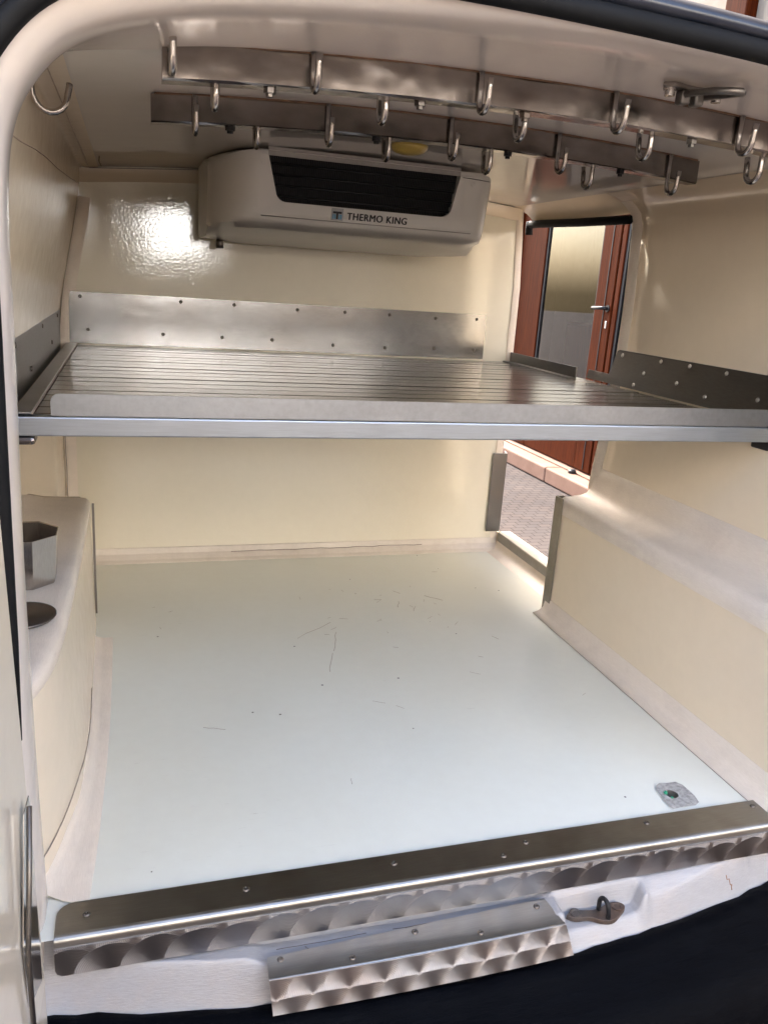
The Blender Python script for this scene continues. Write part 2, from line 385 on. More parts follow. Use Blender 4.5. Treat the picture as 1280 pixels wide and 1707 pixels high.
# ------------------------------------------------------------------ outside: ground, shop front
structure(mesh('ground', [(-60, -60, -.55), (60, -60, -.55), (60, 60, -.55), (-60, 60, -.55)], [(0, 1, 2, 3)], 'paving'))
st = thing('stone_step', 'pale pink marble door step in front of the red wooden shop door', 'step', (2.6, 4.2, -.55))
for a, b in ((2.9, 4.36), (4.366, 6.6)):
    box('slab', 2.50, 2.635, a, b, -.546, -.43, 'marble', st, bevel=.012)
box('slab', 2.64, 3.1, 2.9, 6.6, -.546, -.424, 'marble', st, bevel=.004)
sf = thing('shop_front', 'shop front with red varnished wooden glass doors seen through the side opening', 'shop front', (2.75, 4.2, -.42))
box('wall', 2.72, 3.0, -1.5, 3.06, -.54, 6.5, 'plaster', sf); box('wall', 2.73, 3.0, 3.06, 5.6, 1.95, 6.5, 'plaster', sf)
box('wall', 2.72, 3.0, 5.95, 9.0, -.54, 6.5, 'plaster', sf)
box('post', 2.66, 2.76, 3.13, 3.31, -.42, 3.4, 'wood', sf, bevel=.008)
box('post', 2.66, 2.80, 5.56, 5.95, -.42, 1.95, 'wood', sf, bevel=.008)
def leaf(y0, y1, ystile0, ystile1, handle):
    d = box('door_leaf', 2.69, 2.735, y0, ystile0, -.415, 1.94, 'wood', sf, bevel=.006)
    box('stile', 2.69, 2.735, ystile1, y1, -.415, 1.94, 'wood', d, bevel=.006)
    box('rail', 2.692, 2.733, ystile0+.001, ystile1-.001, -.415, -.19, 'wood', d, bevel=.006)
    box('rail', 2.692, 2.733, ystile0+.001, ystile1-.001, 1.8, 1.94, 'wood', d, bevel=.006)
    box('gasket', 2.70, 2.727, ystile1-.026, ystile1-.001, -.188, 1.8, 'black', d)
    box('gasket', 2.70, 2.727, ystile0+.001, ystile0+.02, -.188, 1.8, 'black', d)
    box('glass_pane', 2.710, 2.716, ystile0+.02, ystile1-.026, -.188, 1.8, 'glass', d)
    prism('moulding', [(y0+.07, 0), (y0+.085, .0)], 0, 0, 'wood', d) if False else None
    if handle:
        box('groove', 2.686, 2.692, y0+.085, y0+.093, -.40, 1.92, 'black', d)
        hy = y0+.02
        tube('lever_handle', [(2.688, hy+.02, .755), (2.655, hy+.02, .757), (2.645, hy+.035, .757), (2.645, hy+.15, .752)], .012, 'black', d)
        _v, _f = lathe([(.024, 0), (.024, .008)], 16); vv = [(2.682+z, hy+.02+x, .755+y) for x, y, z in _v]
        mesh('rosette', vv, _f, 'black', d)
        box('keyhole', 2.685, 2.691, hy+.01, hy+.03, .62, .67, 'unit_strip', d, bevel=.004)
leaf(4.07, 5.55, 4.285, 5.126, True)
leaf(3.32, 4.05, 3.5, 4.0, False)
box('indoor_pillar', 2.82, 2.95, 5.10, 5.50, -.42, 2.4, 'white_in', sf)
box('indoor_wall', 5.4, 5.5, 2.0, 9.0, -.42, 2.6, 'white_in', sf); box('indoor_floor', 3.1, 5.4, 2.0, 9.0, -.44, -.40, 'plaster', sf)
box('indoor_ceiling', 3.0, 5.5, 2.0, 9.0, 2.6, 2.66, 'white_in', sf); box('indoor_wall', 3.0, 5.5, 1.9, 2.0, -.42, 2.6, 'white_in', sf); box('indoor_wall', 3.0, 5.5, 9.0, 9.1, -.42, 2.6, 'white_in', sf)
box('counter', 3.7, 4.2, 5.6, 8.0, -.40, .55, 'wood', sf)
ds = mesh('door_stop', *lathe([(.03, 0), (.03, .02), (.018, .03)], 14), 'black'); ds.location = (2.615, 4.17, -.43)
tag(ds, 'small black door stop on the marble step', 'door stop')

ob = thing('house_front', 'unseen pale sunlit house front across the street behind the viewpoint', 'house', (0, -8.2, -.55))  # unseen house, added for the low daylight it bounces in
box('wall', -9, 9, -9.0, -8.2, -.54, 5.2, 'facade', ob)
box('dimming_band', -9.05, 9.05, -8.25, -8.12, -.54, 1.72, 'dimming_band', ob)  # added unseen dark band, keeps low daylight off the upper bulkhead
for k in range(5):
    xw = .16+3.6*(k-2)
    f = box('window', xw-.55, xw+.55, -8.2, -8.15, 2.4, 3.75, 'plaster', ob, bevel=.01)
    box('pane', xw-.47, xw+.47, -8.148, -8.14, 2.48, 3.67, 'window_glass', f)
# added reflector pane, tilted to throw a sun glint onto the bulkhead
nrm = Vector((-.102, 1.698, .671)).normalized(); ux = Vector((nrm.y, -nrm.x, 0)).normalized(); uz = ux.cross(nrm)
if uz.z < 0: uz = -uz
cc = Vector((.16, -8.0, 1.30)); vs = []
for d in (.004, -.004):
    for a, b in ((-.38, -.30), (.38, -.30), (.38, .30), (-.38, .30)): vs.append(cc+ux*a+uz*b+nrm*d)
mesh('sun_reflector', vs, [(0, 1, 2, 3), (7, 6, 5, 4), (0, 4, 5, 1), (1, 5, 6, 2), (2, 6, 7, 3), (3, 7, 4, 0)], 'window_glass', ob)

# ------------------------------------------------------------------ van shell
def roof_z(x): return 1.095 - .08*(x-.07)**2
def yb(x): return -.125 + .07*min(1.0, (x/.58)**2)       # the rear edge is bowed in plan
half = [(-.587, -.05), (-.590, .10), (-.592, .23), (-.593, .47), (-.590, .655), (-.588, .79), (-.5885, .86), (-.584, .935), (-.572, .978), (-.551, 1.010), (-.526, 1.035), (-.494, 1.052), (-.433, 1.067), (-.35, roof_z(-.35)-.002), (-.2, roof_z(-.2)-.001), (-.07, roof_z(-.07)-.001)]
right = [(.07, roof_z(.07)-.001), (.21, roof_z(.21)-.001), (.34, roof_z(.34)-.001), (.46, roof_z(.46)-.003), (.54, 1.066), (.59, 1.045), (.622, 1.01), (.640, .955), (.648, .86), (.652, .6), (.652, .3), (.648, .1), (.645, -.05)]
CONT = chaikin(half + right, 2)
NRM = []
for i in range(len(CONT)):
    a = CONT[max(i-1, 0)]; b = CONT[min(i+1, len(CONT)-1)]; tx, tz = b[0]-a[0], b[1]-a[1]; L = math.hypot(tx, tz); NRM.append((-tz/L, tx/L))
def side(i):   # 1 on the jambs, 0 over the roof middle
    x, z = CONT[i]; return 1 - smoothstep(.98, 1.075, z) if abs(x-.03) > .35 else 0
def voff(x): return .010 - .019*smoothstep(-.45, .15, x) if x < .3 else -.009
def ring(dy, off, yabs=None, inner=False, v=0):
    out = []
    for i, ((x, z), (nx, nz)) in enumerate(zip(CONT, NRM)):
        o = off*side(i) if inner else off+v*voff(x)*(1 if z > .9 else max(0, (z-.7)/.2))
        y = yb(x)+dy if yabs is None else yabs
        if inner: y = (yb(x)+dy)*side(i) + (1-side(i))*.094
        out.append((x+nx*o, y, z+nz*o))
    return out
fr = grid('door_frame', [ring(.20, .06, inner=True), ring(.11, .02, inner=True) if False else ring(.095, .004), ring(.07, 0), ring(.04, 0), ring(.022, .0025), ring(.008, .008, v=.6), ring(.001, .016, v=1), ring(.0, .026, v=1)], 'frame')
structure(fr)
body = thing('van_body', 'dark navy van body edge, seal and bumper around the open load space', 'van', (0, 0, -.55))
grid('door_seal', [ring(.002, .012, v=1), ring(-.008, .0125, v=1), ring(-.013, .016, v=1), ring(-.014, .024, v=1), ring(-.010, .032, v=1), ring(.0, .036, v=1)], 'rubber', body)
grid('body_edge', [ring(.0, .032, v=1), ring(-.012, .036, v=1), ring(-.013, .045, v=1), ring(.004, .052, v=.6), ring(.05, .056)], 'navy', body)
skin_rows = []
for dy, off, ya in ((.05, .056, None), (.14, .075, None), (0, .13, .2), (0, .13, .865), (0, .12, 1.95)):
    r_ = []
    for i, ((x, z), (nx, nz)) in enumerate(zip(CONT, NRM)):
        o = off if off < .08 else (off*side(i) + .075*(1-side(i)))
        r_.append((x+nx*o, (yb(x)+dy) if ya is None else ya, z+nz*o - (.45 if z < 0 and ya is not None else 0)))
    skin_rows.append(r_)
def skipskin(i, j):
    x, z = CONT[j]; return i == 3 and x > .3 and z < 1.035
grid('body_skin', skin_rows, 'navy', body, skip=skipskin)
# bumper
rows = []
for (dy, z) in ((.012, -.135), (.003, -.121), (-.012, -.118), (-.026, -.126), (-.05, -.142), (-.085, -.150), (-.11, -.17), (-.125, -.23), (-.12, -.42)):
    r_ = []
    for k in range(61):
        x = -.80 + 1.65*k/60; e = yb(max(-.66, min(.66, x)))
        if abs(x) > .66: e += (abs(x)-.66)*.9
        r_.append((x, e+dy+random.uniform(-.0015, .0015), z+random.uniform(-.0018, .0018)))
    rows.append(r_)
grid('bumper', rows, 'bumper', body)

# floor with a drain hole
DR = (.424, .050)
bm = bmesh.new()
outer = [(-.74, -.055), (.72, -.055), (.72, 1.40), (-.74, 1.40)]
ov = [bm.verts.new((x, y, 0)) for x, y in outer]; oe = [bm.edges.new((ov[i], ov[(i+1) % 4])) for i in range(4)]
hv = [bm.verts.new((DR[0]+.0115*math.cos(2*math.pi*k/24), DR[1]+.0115*math.sin(2*math.pi*k/24), 0)) for k in range(24)]
he = [bm.edges.new((hv[i], hv[(i+1) % 24])) for i in range(24)]
bmesh.ops.triangle_fill(bm, use_beauty=True, use_dissolve=False, edges=oe+he)
me = bpy.data.meshes.new('floor'); bm.to_mesh(me); bm.free()
FLOOR = structure(link('floor', me, 'floor'))
def joint(name, rows, mat, parent, **k): return grid(name, rows, mat, parent, **k)
# bulkhead
BY = 1.376
rb = [(.688, -.01), (.686, .05), (.675, .315), (.674, .6), (.673, .84), (.664, .98), (.655, 1.10)]
vs = []; fs = []
for (x, z) in rb: vs += [(-.66, BY, z), (x, BY, z), (x, BY+.03, z)]
for i in range(len(rb)-1): fs += [(3*i, 3*i+1, 3*i+4, 3*i+3), (3*i+1, 3*i+2, 3*i+5, 3*i+4)]
BULK = structure(mesh('bulkhead_wall', vs, fs, 'bulk'))
# painted joint strips of the bulkhead
prism('joint_strip', [(BY-.001, .040), (BY-.004, .038), (BY-.007, .022), (BY-.020, .008), (BY-.030, .0035), (BY-.034, .0005), (BY-.001, .0005)], -.64, .684, 'joint', BULK, smooth=False, bevel=.003)
grid('joint_strip', [[(rb[i][0]-.024-.001*math.sin(i), BY-.0022, rb[i][1]+.001*i) for i in range(7)], [(rb[i][0]-.022, BY-.0035, rb[i][1]) for i in range(7)], [(rb[i][0]-.003, BY-.0035, rb[i][1]) for i in range(7)], [(rb[i][0]+.002, BY+.002, rb[i][1]) for i in range(7)]], 'joint_y', BULK)
prism('joint_strip', [(-.60, 1.031), (.655, 1.022), (.655, 1.045), (.1, 1.092), (-.60, 1.062)], BY-.003, BY-.0005, 'ceil', BULK, axis='y') if False else None
grid('joint_strip', [[(-.65+.1*k, BY-.001, roof_z(-.65+.1*k)-.036) for k in range(14)], [(-.65+.1*k, BY-.004, roof_z(-.65+.1*k)-.033) for k in range(14)], [(-.65+.1*k, BY-.012, roof_z(-.65+.1*k)-.003) for k in range(14)]], 'wall', BULK)

# left wall
def wl(y, z):
    low = -.71 + (.065)*smoothstep(.90, 1.06, y)
    up = -.645 + .062*smoothstep(.60, 1.05, z)*((z-.6)/.45 if z > .6 else 0)**.3
    t = smoothstep(.42, .60, z); return low*(1-t) + up*t
ys = [-.02+.07*k for k in range(20)] + [BY+.004]
rows = []
zs_l = [0, .1, .2, .3, .4, .45, .5, .55, .6, .66, .72, .78, .84, .9, .96, 1.0, 1.03, 1.048, 1.058]
for y in ys:
    r_ = [(wl(y, z), y, z) for z in zs_l]
    x0, z0 = r_[-1][0], r_[-1][2]
    r_ += [(x0+.006, y, 1.0615), (x0+.02, y, roof_z(x0+.02)-.0022), (x0+.045, y, roof_z(x0+.045)-.001)]
    rows.append(r_)
WL = structure(grid('wall_left', rows, 'wall'))
grid('corner_strip', [[(wl(BY, z)+a, BY-b, z) for z in [.04+.05*k for k in range(20)]] for a, b in ((.001, .034), (.004, .014), (.016, .0045), (.030, .002))], 'joint_y', WL)
# left wheel box
top_edge = [(-.564, .935), (-.564, .90), (-.565, .574), (-.568, .388), (-.5705, .251), (-.575, .153), (-.585, .085), (-.603, .025), (-.63, -.01)]
te = chaikin(top_edge, 2)
bot = [(-.556, .90), (-.556, .83), (-.550, .529), (-.548, .324), (-.556, .22), (-.566, .16), (-.580, .085), (-.595, .03), (-.62, -.01)]
be = chaikin([(-.558, .935)]+bot[1:], 2)
n_ = len(te); rows = []
for i in range(n_):
    (x, y), (bx, by) = te[i], be[i]
    prof = [(-.715, .335), (-.69, .317), (-.64, .312)]
    pr = [(-.715, y, .345), (-.70, y, .322), (-.66, y, .314), (x-.020, y, .312), (x-.010, y, .3105), (x-.004, y, .306), (x-.001, y, .299), (x, y, .288)]
    pr += [(x+(bx-x)*t, y+(by-y)*t,   .288*(1-t)) for t in (.25, .5, .75, 1.0)]
    rows.append(pr)
far = [(p[0]-(0.02 if p[0] > -.58 else 0), p[1]+.012, p[2]) for p in rows[0]]
far2 = [(-.72, p[1]+.012, p[2]) for p in rows[0]]
WBL = grid('wheel_box', [far2, far]+rows, 'wall', WL)
grid('joint_strip', [[(p[0]+(.0012 if k >= 4 else 0), p[1], p[2]+(.0012 if k < 7 else 0)) for k, p in enumerate(r[:8])] + [(r[7][0]+.0002, r[7][1], r[7][2]-.001)] for r in rows], 'joint_y', WL)
box('edge_trim', -.5595, -.5545, .925, .932, .03, .30, 'darksteel', WL)
# floor joint strip along the left box
a_ = chaikin([(-.560, .84), (-.550, .529), (-.546, .324), (-.562, .181), (-.578, .089), (-.598, .02)], 2)
b_ = chaikin([(-.519, .845), (-.517, .523), (-.519, .356), (-.527, .131), (-.532, .05), (-.536, -.004)], 2)
grid('joint_strip', [[(x-.006, y, .05) for x, y in a_], [(x-.001, y, .022) for x, y in a_], [(x+.006, y, .009) for x, y in a_], [(.5*x+.5*u, .5*y+.5*v, .0035) for (x, y), (u, v) in zip(a_, b_)], [(u-.002, v, .0025) for u, v in b_], [(u, v, .0) for u, v in b_]], 'joint_y', FLOOR)

# right wall and wheel box
def wr(z):
    pts = [(.30, .688), (.38, .692), (.47, .702), (.60, .712), (.70, .718), (.80, .719), (.90, .716), (1.0, .712), (1.035, .700), (1.055, .672)]
    for (a, x), (b, u) in zip(pts[:-1], pts[1:]):
        if z <= b: return x+(u-x)*(z-a)/(b-a)
    return pts[-1][1]
zs = [.34+.03*k for k in range(23)] + [1.03, 1.045, 1.055]
def rrow(y, z0=.33):
    r_ = [(wr(z), y, z) for z in zs if z >= z0]
    x0 = wr(1.055); r_ += [(x0-.02, y, roof_z(x0-.02)-.001-.004), (x0-.05, y, roof_z(x0-.05)-.001)]
    return r_
OPY = .866
ysr = [-.06+.06*k for k in range(15)] + [OPY]
WR = structure(grid('wall_right', [[(.80, OPY+.003, p[2]) for p in rrow(OPY)], [(p[0]+.03, OPY+.003, p[2]) for p in rrow(OPY)]] + [rrow(y) for y in reversed(ysr)], 'wall'))
grid('wall_header', [rrow(y, 1.02) for y in [OPY-.002, 1.0, 1.15, 1.3, BY+.004]], 'wall', WR)
# edge band where the liner turns into the side opening
grid('edge_strip', [[(p[0]-.0035, OPY+.001, p[2]) for p in rrow(OPY) if p[2] < 1.057], [(p[0]-.0035, OPY-.002, p[2]) for p in rrow(OPY) if p[2] < 1.057], [(p[0]-.003, OPY-.036, p[2]) for p in rrow(OPY) if p[2] < 1.057], [(p[0]+.001, OPY-.040, p[2]) for p in rrow(OPY) if p[2] < 1.057]], 'joint_y', WR)
prof = [(.590, -.01), (.590, .285), (.5915, .300), (.597, .313), (.607, .320), (.62, .3225), (.655, .326), (.672, .332), (.683, .346), (.690, .372), (.694, .40)]
rows = []
for y in [-.07, .1, .3, .5, .7, .82, .843]: rows.append([(x, y, z) for x, z in prof])
rows.append([(x+.004, .848, z) for x, z in prof]); rows.append([(.79, .848, z) for x, z in prof])
WBR = grid('wheel_box', rows, 'wall', WR)
grid('joint_strip', [[(.5885, y, .284) for y in (-.07, .3, .846)], [(.5885, y, .297) for y in (-.07, .3, .846)], [(.5955, y, .3155) for y in (-.07, .3, .846)], [(.606, y, .3225) for y in (-.07, .3, .846)], [(.62, y, .3245) for y in (-.07, .3, .846)], [(.655, y, .328) for y in (-.07, .3, .846)], [(.671, y, .334) for y in (-.07, .3, .846)], [(.682, y, .348) for y in (-.07, .3, .846)], [(.6885, y, .373) for y in (-.07, .3, .846)], [(.6925, y, .402) for y in (-.07, .3, .846)], [(.696, y, .4035) for y in (-.07, .3, .846)]], 'joint_y', WR)
grid('joint_strip', [[(.5895, y, .045) for y in (-.055, .2, .5, .84)], [(.5875, y, .043) for y in (-.055, .2, .5, .84)], [(.583, y, .020) for y in (-.055, .2, .5, .84)], [(.570, y, .008) for y in (-.055, .2, .5, .84)], [(.552, y, .0025) for y in (-.055, .2, .5, .84)], [(.549+.003*k, y, 0) for k, y in enumerate((-.055, .2, .5, .84))]], 'joint_y', FLOOR)
# ceiling
xs = [-.60+.05*k for k in range(26)]
CEIL = structure(grid('ceiling', [[(x, y, roof_z(x)) for x in xs] for y in (.0945, .3, .6, .9, 1.2, BY+.004)], 'ceil'))
for y in (.0945,):
    tube('seam', [(x, .0945, roof_z(x)-.0006) for x in xs[2:-2]], .0016, 'rust', CEIL, 5)
tube('seam', [(wl(y, 1.058)+.022, y, roof_z(wl(y, 1.058)+.022)-.0020) for y in (.12, .4, .8, 1.1, 1.36)], .0009, 'seam', CEIL, 5)
tube('seam', [(-.56, BY-.012, roof_z(-.56)-.0035), (-.3, BY-.012, roof_z(-.3)-.0035), (.0, BY-.012, roof_z(0)-.0035)], .0012, 'seam', CEIL, 5)
tube('seam', [(-.53, BY-.02, roof_z(-.53)-.001), (-.532, 1.25, roof_z(-.532)-.0006), (-.528, 1.15, roof_z(-.53)-.0006)], .0012, 'crack', CEIL, 5)
tube('seam', [(wl(y, z)+.0003, y, z) for y, z in ((.06, .962), (.2, .968), (.35, .978), (.5, .985), (.7, .99), (.95, 1.0), (1.2, 1.012), (1.36, 1.02))], .0008, 'seam', WL, 5)
# sill
SY0 = -.05
def sill_z(x, y):
    yf = yb(max(-.62, min(.62, x))); d = y-yf            # distance in from the front edge
    z = -.056
    if -.34 < x < .15: z -= .014*smoothstep(-.34, -.30, x)*(1-smoothstep(.10, .15, x))
    pk = smoothstep(.136, .148, x)*(1-smoothstep(.276, .296, x))*smoothstep(-.060, -.068, y)
    z -= .042*pk
    bl = smoothstep(.285, .305, x)*(1-smoothstep(.50, .52, x))
    z -= bl*.030*smoothstep(-.058, -.10, y)
    pk2 = smoothstep(.50, .53, x)*smoothstep(-.045, -.055, y); z -= .03*pk2
    fall = 1-smoothstep(.002, .022, d)
    z -= fall*max(0, z+.125)
    z += .0015*math.sin(x*31+y*40)*math.sin(x*13)
    return z
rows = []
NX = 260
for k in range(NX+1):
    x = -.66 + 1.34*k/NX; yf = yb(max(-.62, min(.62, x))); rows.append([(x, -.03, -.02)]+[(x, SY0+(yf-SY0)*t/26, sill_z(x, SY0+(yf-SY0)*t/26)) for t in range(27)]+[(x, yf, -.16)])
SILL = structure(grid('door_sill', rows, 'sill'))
random.seed(31)
for a, b in (((.462, -.066), (.478, -.0672)), ((.4765, -.0675), (.4775, -.0685))):
    pts = rand_line((*a, 0), (*b, 0), 4, .001); tube('rust_mark', [(p.x, p.y, sill_z(p.x, p.y)) for p in pts], .0008, 'rust_stain', SILL, 5)
random.seed(21)
for a, b in (((-.29, -.0635), (-.16, -.0632)), ((-.12, -.0632), (.06, -.0628)), ((-.25, -.066), (-.245, -.074)), ((-.1, -.063), (-.098, -.069)), ((.02, -.062), (.022, -.068))):
    pts = rand_line((*a, 0), (*b, 0), 9, .0006); tube('crack', [(p.x, p.y, sill_z(p.x, p.y)) for p in pts], .0006, 'crack', SILL, 5)

# cracks and scratches on the liner
random.seed(11)
tube('crack', rand_line((-.19, BY-.0085, .021), (.42, BY-.0085, .024), 22, .0016, (2,)), .0009, 'crack', BULK, 5)
for a, b, n, j in (((-.062, .60), (-.035, .69), 5, .0022), ((-.03, .70), (.0, .80), 5, .003), ((.0, .86), (-.10, .78), 6, .003), ((.20, .93), (.215, .97), 3, .002), ((.235, .90), (.25, .93), 3, .002), ((.30, 1.0), (.34, .96), 3, .002), ((-.35, .42), (-.31, .405), 4, .0012), ((.30, .62), (.31, .613), 2, .0005), ((.38, .72), (.39, .70), 2, .0005)):
    tube('scratch', rand_line((*a, .0001), (*b, .0001), n, j), .0005, 'seam', FLOOR, 4)
for k in range(34):
    if k < 20: cx, cy_ = random.gauss(.22, .11), random.gauss(.93, .12)
    else: cx, cy_ = random.uniform(-.45, .5), random.uniform(.1, 1.2)
    an = random.uniform(0, math.pi); L_ = random.uniform(.004, .028)
    tube('scratch', rand_line((cx, cy_, 0.00005), (cx+L_*math.cos(an), cy_+L_*math.sin(an), .00005), 3, .0008), .00036, 'seam', FLOOR, 4)
tube('crack', rand_line((-.5345, .14, .0006), (-.536, .0, .0006), 8, .002), .0008, 'seam', FLOOR, 4)
tube('crack', rand_line((.5495, .0, .0004), (.555, .8, .0004), 14, .0008), .0007, 'seam', FLOOR, 4)
tube('crack', rand_line((-.640, BY-.034, .20), (-.642, BY-.034, .56), 16, .0012, (0, 2)), .0008, 'crack', WL, 4)
tube('crack', [(x, y, .0535) for x, y in a_[6:]], .0009, 'seam', FLOOR, 4)

# ------------------------------------------------------------------ steel plates on the sill
sp = thing('sill_plate', 'long bent stainless kick plate along the whole floor edge', 'kick plate', (0, -.03, 0))
def rounded_top(x0, x1, y0, y1, z, r, n=5, left=True, right=True):
    pts = [(x0, y0)]
    if left: pts += [(x0+r-r*math.cos(t*math.pi/2/n), y1-r+r*math.sin(t*math.pi/2/n)) for t in range(n+1)]
    else: pts += [(x0, y1)]
    if right: pts += [(x1-r+r*math.sin(t*math.pi/2/n), y1-r+r*math.cos(t*math.pi/2/n)) for t in range(n+1)]
    else: pts += [(x1, y1)]
    pts += [(x1, y0)]
    return pts
p_ = rounded_top(-.575, .576, -.052, .003, 0, .022)
prism('top_flange', p_, .0005, .004, 'steel', sp, axis='z')
rows = []
for (y, z) in ((-.050, .0040), (-.055, .0036), (-.0585, .0015), (-.0600, -.003), (-.0600, -.012)):
    rows.append([(x, y, z) for x in (-.575, -.3, 0, .3, .576)])
grid('bend', rows, 'steel', sp)
prism('front_flange', [(-.575, -.010), (.576, -.010), (.576, -.050), (.572, -.053), (-.567, -.053), (-.573, -.049), (-.575, -.044)], -.0615, -.0585, 'swirl_a', sp, axis='y')
for x, y in ((-.537, -.023), (-.328, -.023), (-.109, -.017), (.108, -.015), (.329, -.013), (.543, -.012), (.06, -.036)): screw(sp, (x, y, .004))
sp2 = thing('sill_plate', 'short stainless plate with bright circular brushed face on the lower sill step', 'kick plate', (-.09, -.1, -.06))
A, B, Cc, Dd = (-.306, -.083, -.0605), (.1225, -.0655, -.0605), (.131, -.1165, -.064), (-.309, -.1165, -.064)
mesh('top_flange', [A, B, Cc, Dd, *[(q[0], q[1], q[2]-.003) for q in (A, B, Cc, Dd)]], [(0, 1, 2, 3), (4, 7, 6, 5), (0, 4, 5, 1), (1, 5, 6, 2), (2, 6, 7, 3), (3, 7, 4, 0)], 'steel', sp2)
ff = [(-.309, -.064), (.131, -.064), (.145, -.116), (-.304, -.116)]
nx_ = 24; rows = []
for t in range(5):
    r_ = []
    for k in range(nx_+1):
        u = k/nx_; xa = -.309+(.131+.309)*u; xb = -.304+(.145+.304)*u; v = t/4
        r_.append((xa+(xb-xa)*v, -.1185-.010*v - .004*(1-(2*u-1)**2), -.0635+(-.112+.0635)*v))
    rows.append(r_)
o = grid('front_flange', rows, 'swirl_b', sp2, smooth=False, solid=.002)
rows = [[(-.309+.44*k/8, y-.002*(1-(2*k/8-1)**2), z) for k in range(9)] for y, z in ((-.113, -.0630), (-.1165, -.0632), (-.1190, -.0645), (-.1200, -.068))]
grid('bend', rows, 'steel', sp2)
for x, y in ((-.289, -.089), (-.192, -.107), (-.094, -.084), (.0, -.105), (.103, -.078)): screw(sp2, (x, y, -.0605 - .0035*(-.07-y)/.05))

# ------------------------------------------------------------------ floor drain
fd = thing('floor_drain', 'drain hole in a patch of rough grey mortar near the right sill corner', 'drain', (DR[0], DR[1], 0))
random.seed(5)
cor = [(.400, .012), (.460, .012), (.4605, .045), (.462, .080), (.43, .083), (.404, .079), (.401, .045)]
cor = chaikin(cor+[cor[0]], 1)[:-1]
cor = [(x+random.uniform(-.0022, .0022), y+random.uniform(-.0022, .0022)) for x, y in cor]
bm = bmesh.new(); ov = [bm.verts.new((x, y, .0018)) for x, y in cor]; oe = [bm.edges.new((ov[i], ov[(i+1) % len(ov)])) for i in range(len(ov))]
hv = [bm.verts.new((DR[0]+.0113*math.cos(2*math.pi*k/20), DR[1]+.0113*math.sin(2*math.pi*k/20), .0018)) for k in range(20)]
he = [bm.edges.new((hv[i], hv[(i+1) % 20])) for i in range(20)]
bmesh.ops.triangle_fill(bm, use_beauty=True, use_dissolve=False, edges=oe+he)
me = bpy.data.meshes.new('mortar_patch'); bm.to_mesh(me); bm.free(); link('mortar_patch', me, 'mortar', fd)
vs, fs = lathe([(.0113, .002), (.0110, -.012), (.0105, -.03), (.001, -.031)], 20)
mesh('drain_pipe', [(x+DR[0], y+DR[1], z) for x, y, z in vs], fs[:-2]+[fs[-1]], 'unit_strip', fd, smooth=True)
vs = []; fs = []
for k in range(9):
    a = random.uniform(2.2, 4.2); r = random.uniform(.008, .0125); s = random.uniform(.0015, .003); cx, cy_ = DR[0]+r*math.cos(a), DR[1]+r*math.sin(a)
    b = len(vs); vs += [(cx-s, cy_-s, .0024), (cx+s, cy_-s*.6, .0028), (cx+s*.7, cy_+s, .0022), (cx-s*.8, cy_+s*.8, .003), (cx, cy_, .0042)]; fs += [(b, b+1, b+4), (b+1, b+2, b+4), (b+2, b+3, b+4), (b+3, b, b+4), (b, b+3, b+2, b+1)]
mesh('green_residue', vs, fs, 'green', fd)

# ------------------------------------------------------------------ shelf
SZ = .617
sh = thing('shelf', 'wide aluminium plank shelf spanning the load space at mid height', 'shelf', (.03, .8, SZ-.03))
NP = 18; y0, y1 = .288, 1.372; pw = (y1-y0)/NP
random.seed(3)
for k in range(NP):
    a = y0+k*pw; b = a+pw-.0022; dz = random.uniform(-.0004, .0004); h = .0013
    prof = [(a, SZ-.016), (a, SZ-.003+dz), (a+.003, SZ+dz), (b-.003, SZ+dz), (b, SZ-.003+dz), (b, SZ-.016)]
    prism('plank', prof, -.606, .692, 'plank', sh)
box('end_plate', -.631, -.604, .268, 1.374, SZ+.0018, SZ+.0045, 'steel', sh, bevel=.001)
tube('sealant_bead', rand_line((-.6035, .27, SZ+.002), (-.6035, 1.37, SZ+.002), 20, .0006), .0016, 'seam', sh, 5)
box('front_bar', -.641, .735, .262, .287, .588, SZ-.001, 'alu', sh, bevel=.002)
pl = [(-.578, SZ+.0005), (.735, SZ+.0005), (.735, .649), (-.566, .649)] + [(-.566-.012*math.sin(t*math.pi/10), .637+.012*math.cos(t*math.pi/10)) for t in range(1, 6)]
prism('front_lip', pl, .2655, .2685, 'lip', sh, axis='y')
box('bracket', -.645, -.600, .2635, .30, .574, .5870, 'rail', sh, bevel=.006)
box('bracket', .70, .735, .285, .33, .566, .5875, 'black', sh, bevel=.003)
box('bearer', -.640, -.61, .30, 1.37, .585, SZ-.017, 'darksteel', sh); box('bearer', .63, .66, .30, 1.37, .585, SZ-.017, 'darksteel', sh)
# bulkhead splash panel
bs = thing('splash_panel', 'long riveted stainless splash panel on the bulkhead behind the shelf', 'splash panel', (-.03, BY-.003, .626))
prism('sheet', [(-.622, .622), (.571, .622), (.5695, .755), (-.620, .755)], BY-.0045, BY-.0015, 'splash', bs, axis='y')
for (x, z) in ((-.592, .743), (-.335, .743), (-.191, .743), (-.013, .739), (.126, .740), (.261, .740), (.406, .738), (.539, .741), (-.575, .658), (-.382, .654), (-.223, .653), (-.083, .652), (.095, .645), (.253, .644), (.408, .649), (.538, .649)):
    screw(bs, (x, BY-.0046, z), (R(90), 0, 0))
ls = thing('splash_panel', 'dark scratched stainless splash panel on the left wall beside the shelf', 'splash panel', (-.64, .8, .622))
mesh('sheet', [(-.6405, .30, .61), (-.6405, 1.31, .61), (-.6385, 1.31, .716), (-.6385, .30, .716), (-.6435, .30, .61), (-.6435, 1.31, .61), (-.6415, 1.31, .716), (-.6415, .30, .716)], [(0, 1, 2, 3), (7, 6, 5, 4), (0, 4, 5, 1), (1, 5, 6, 2), (2, 6, 7, 3), (3, 7, 4, 0)], 'splash_y', ls)
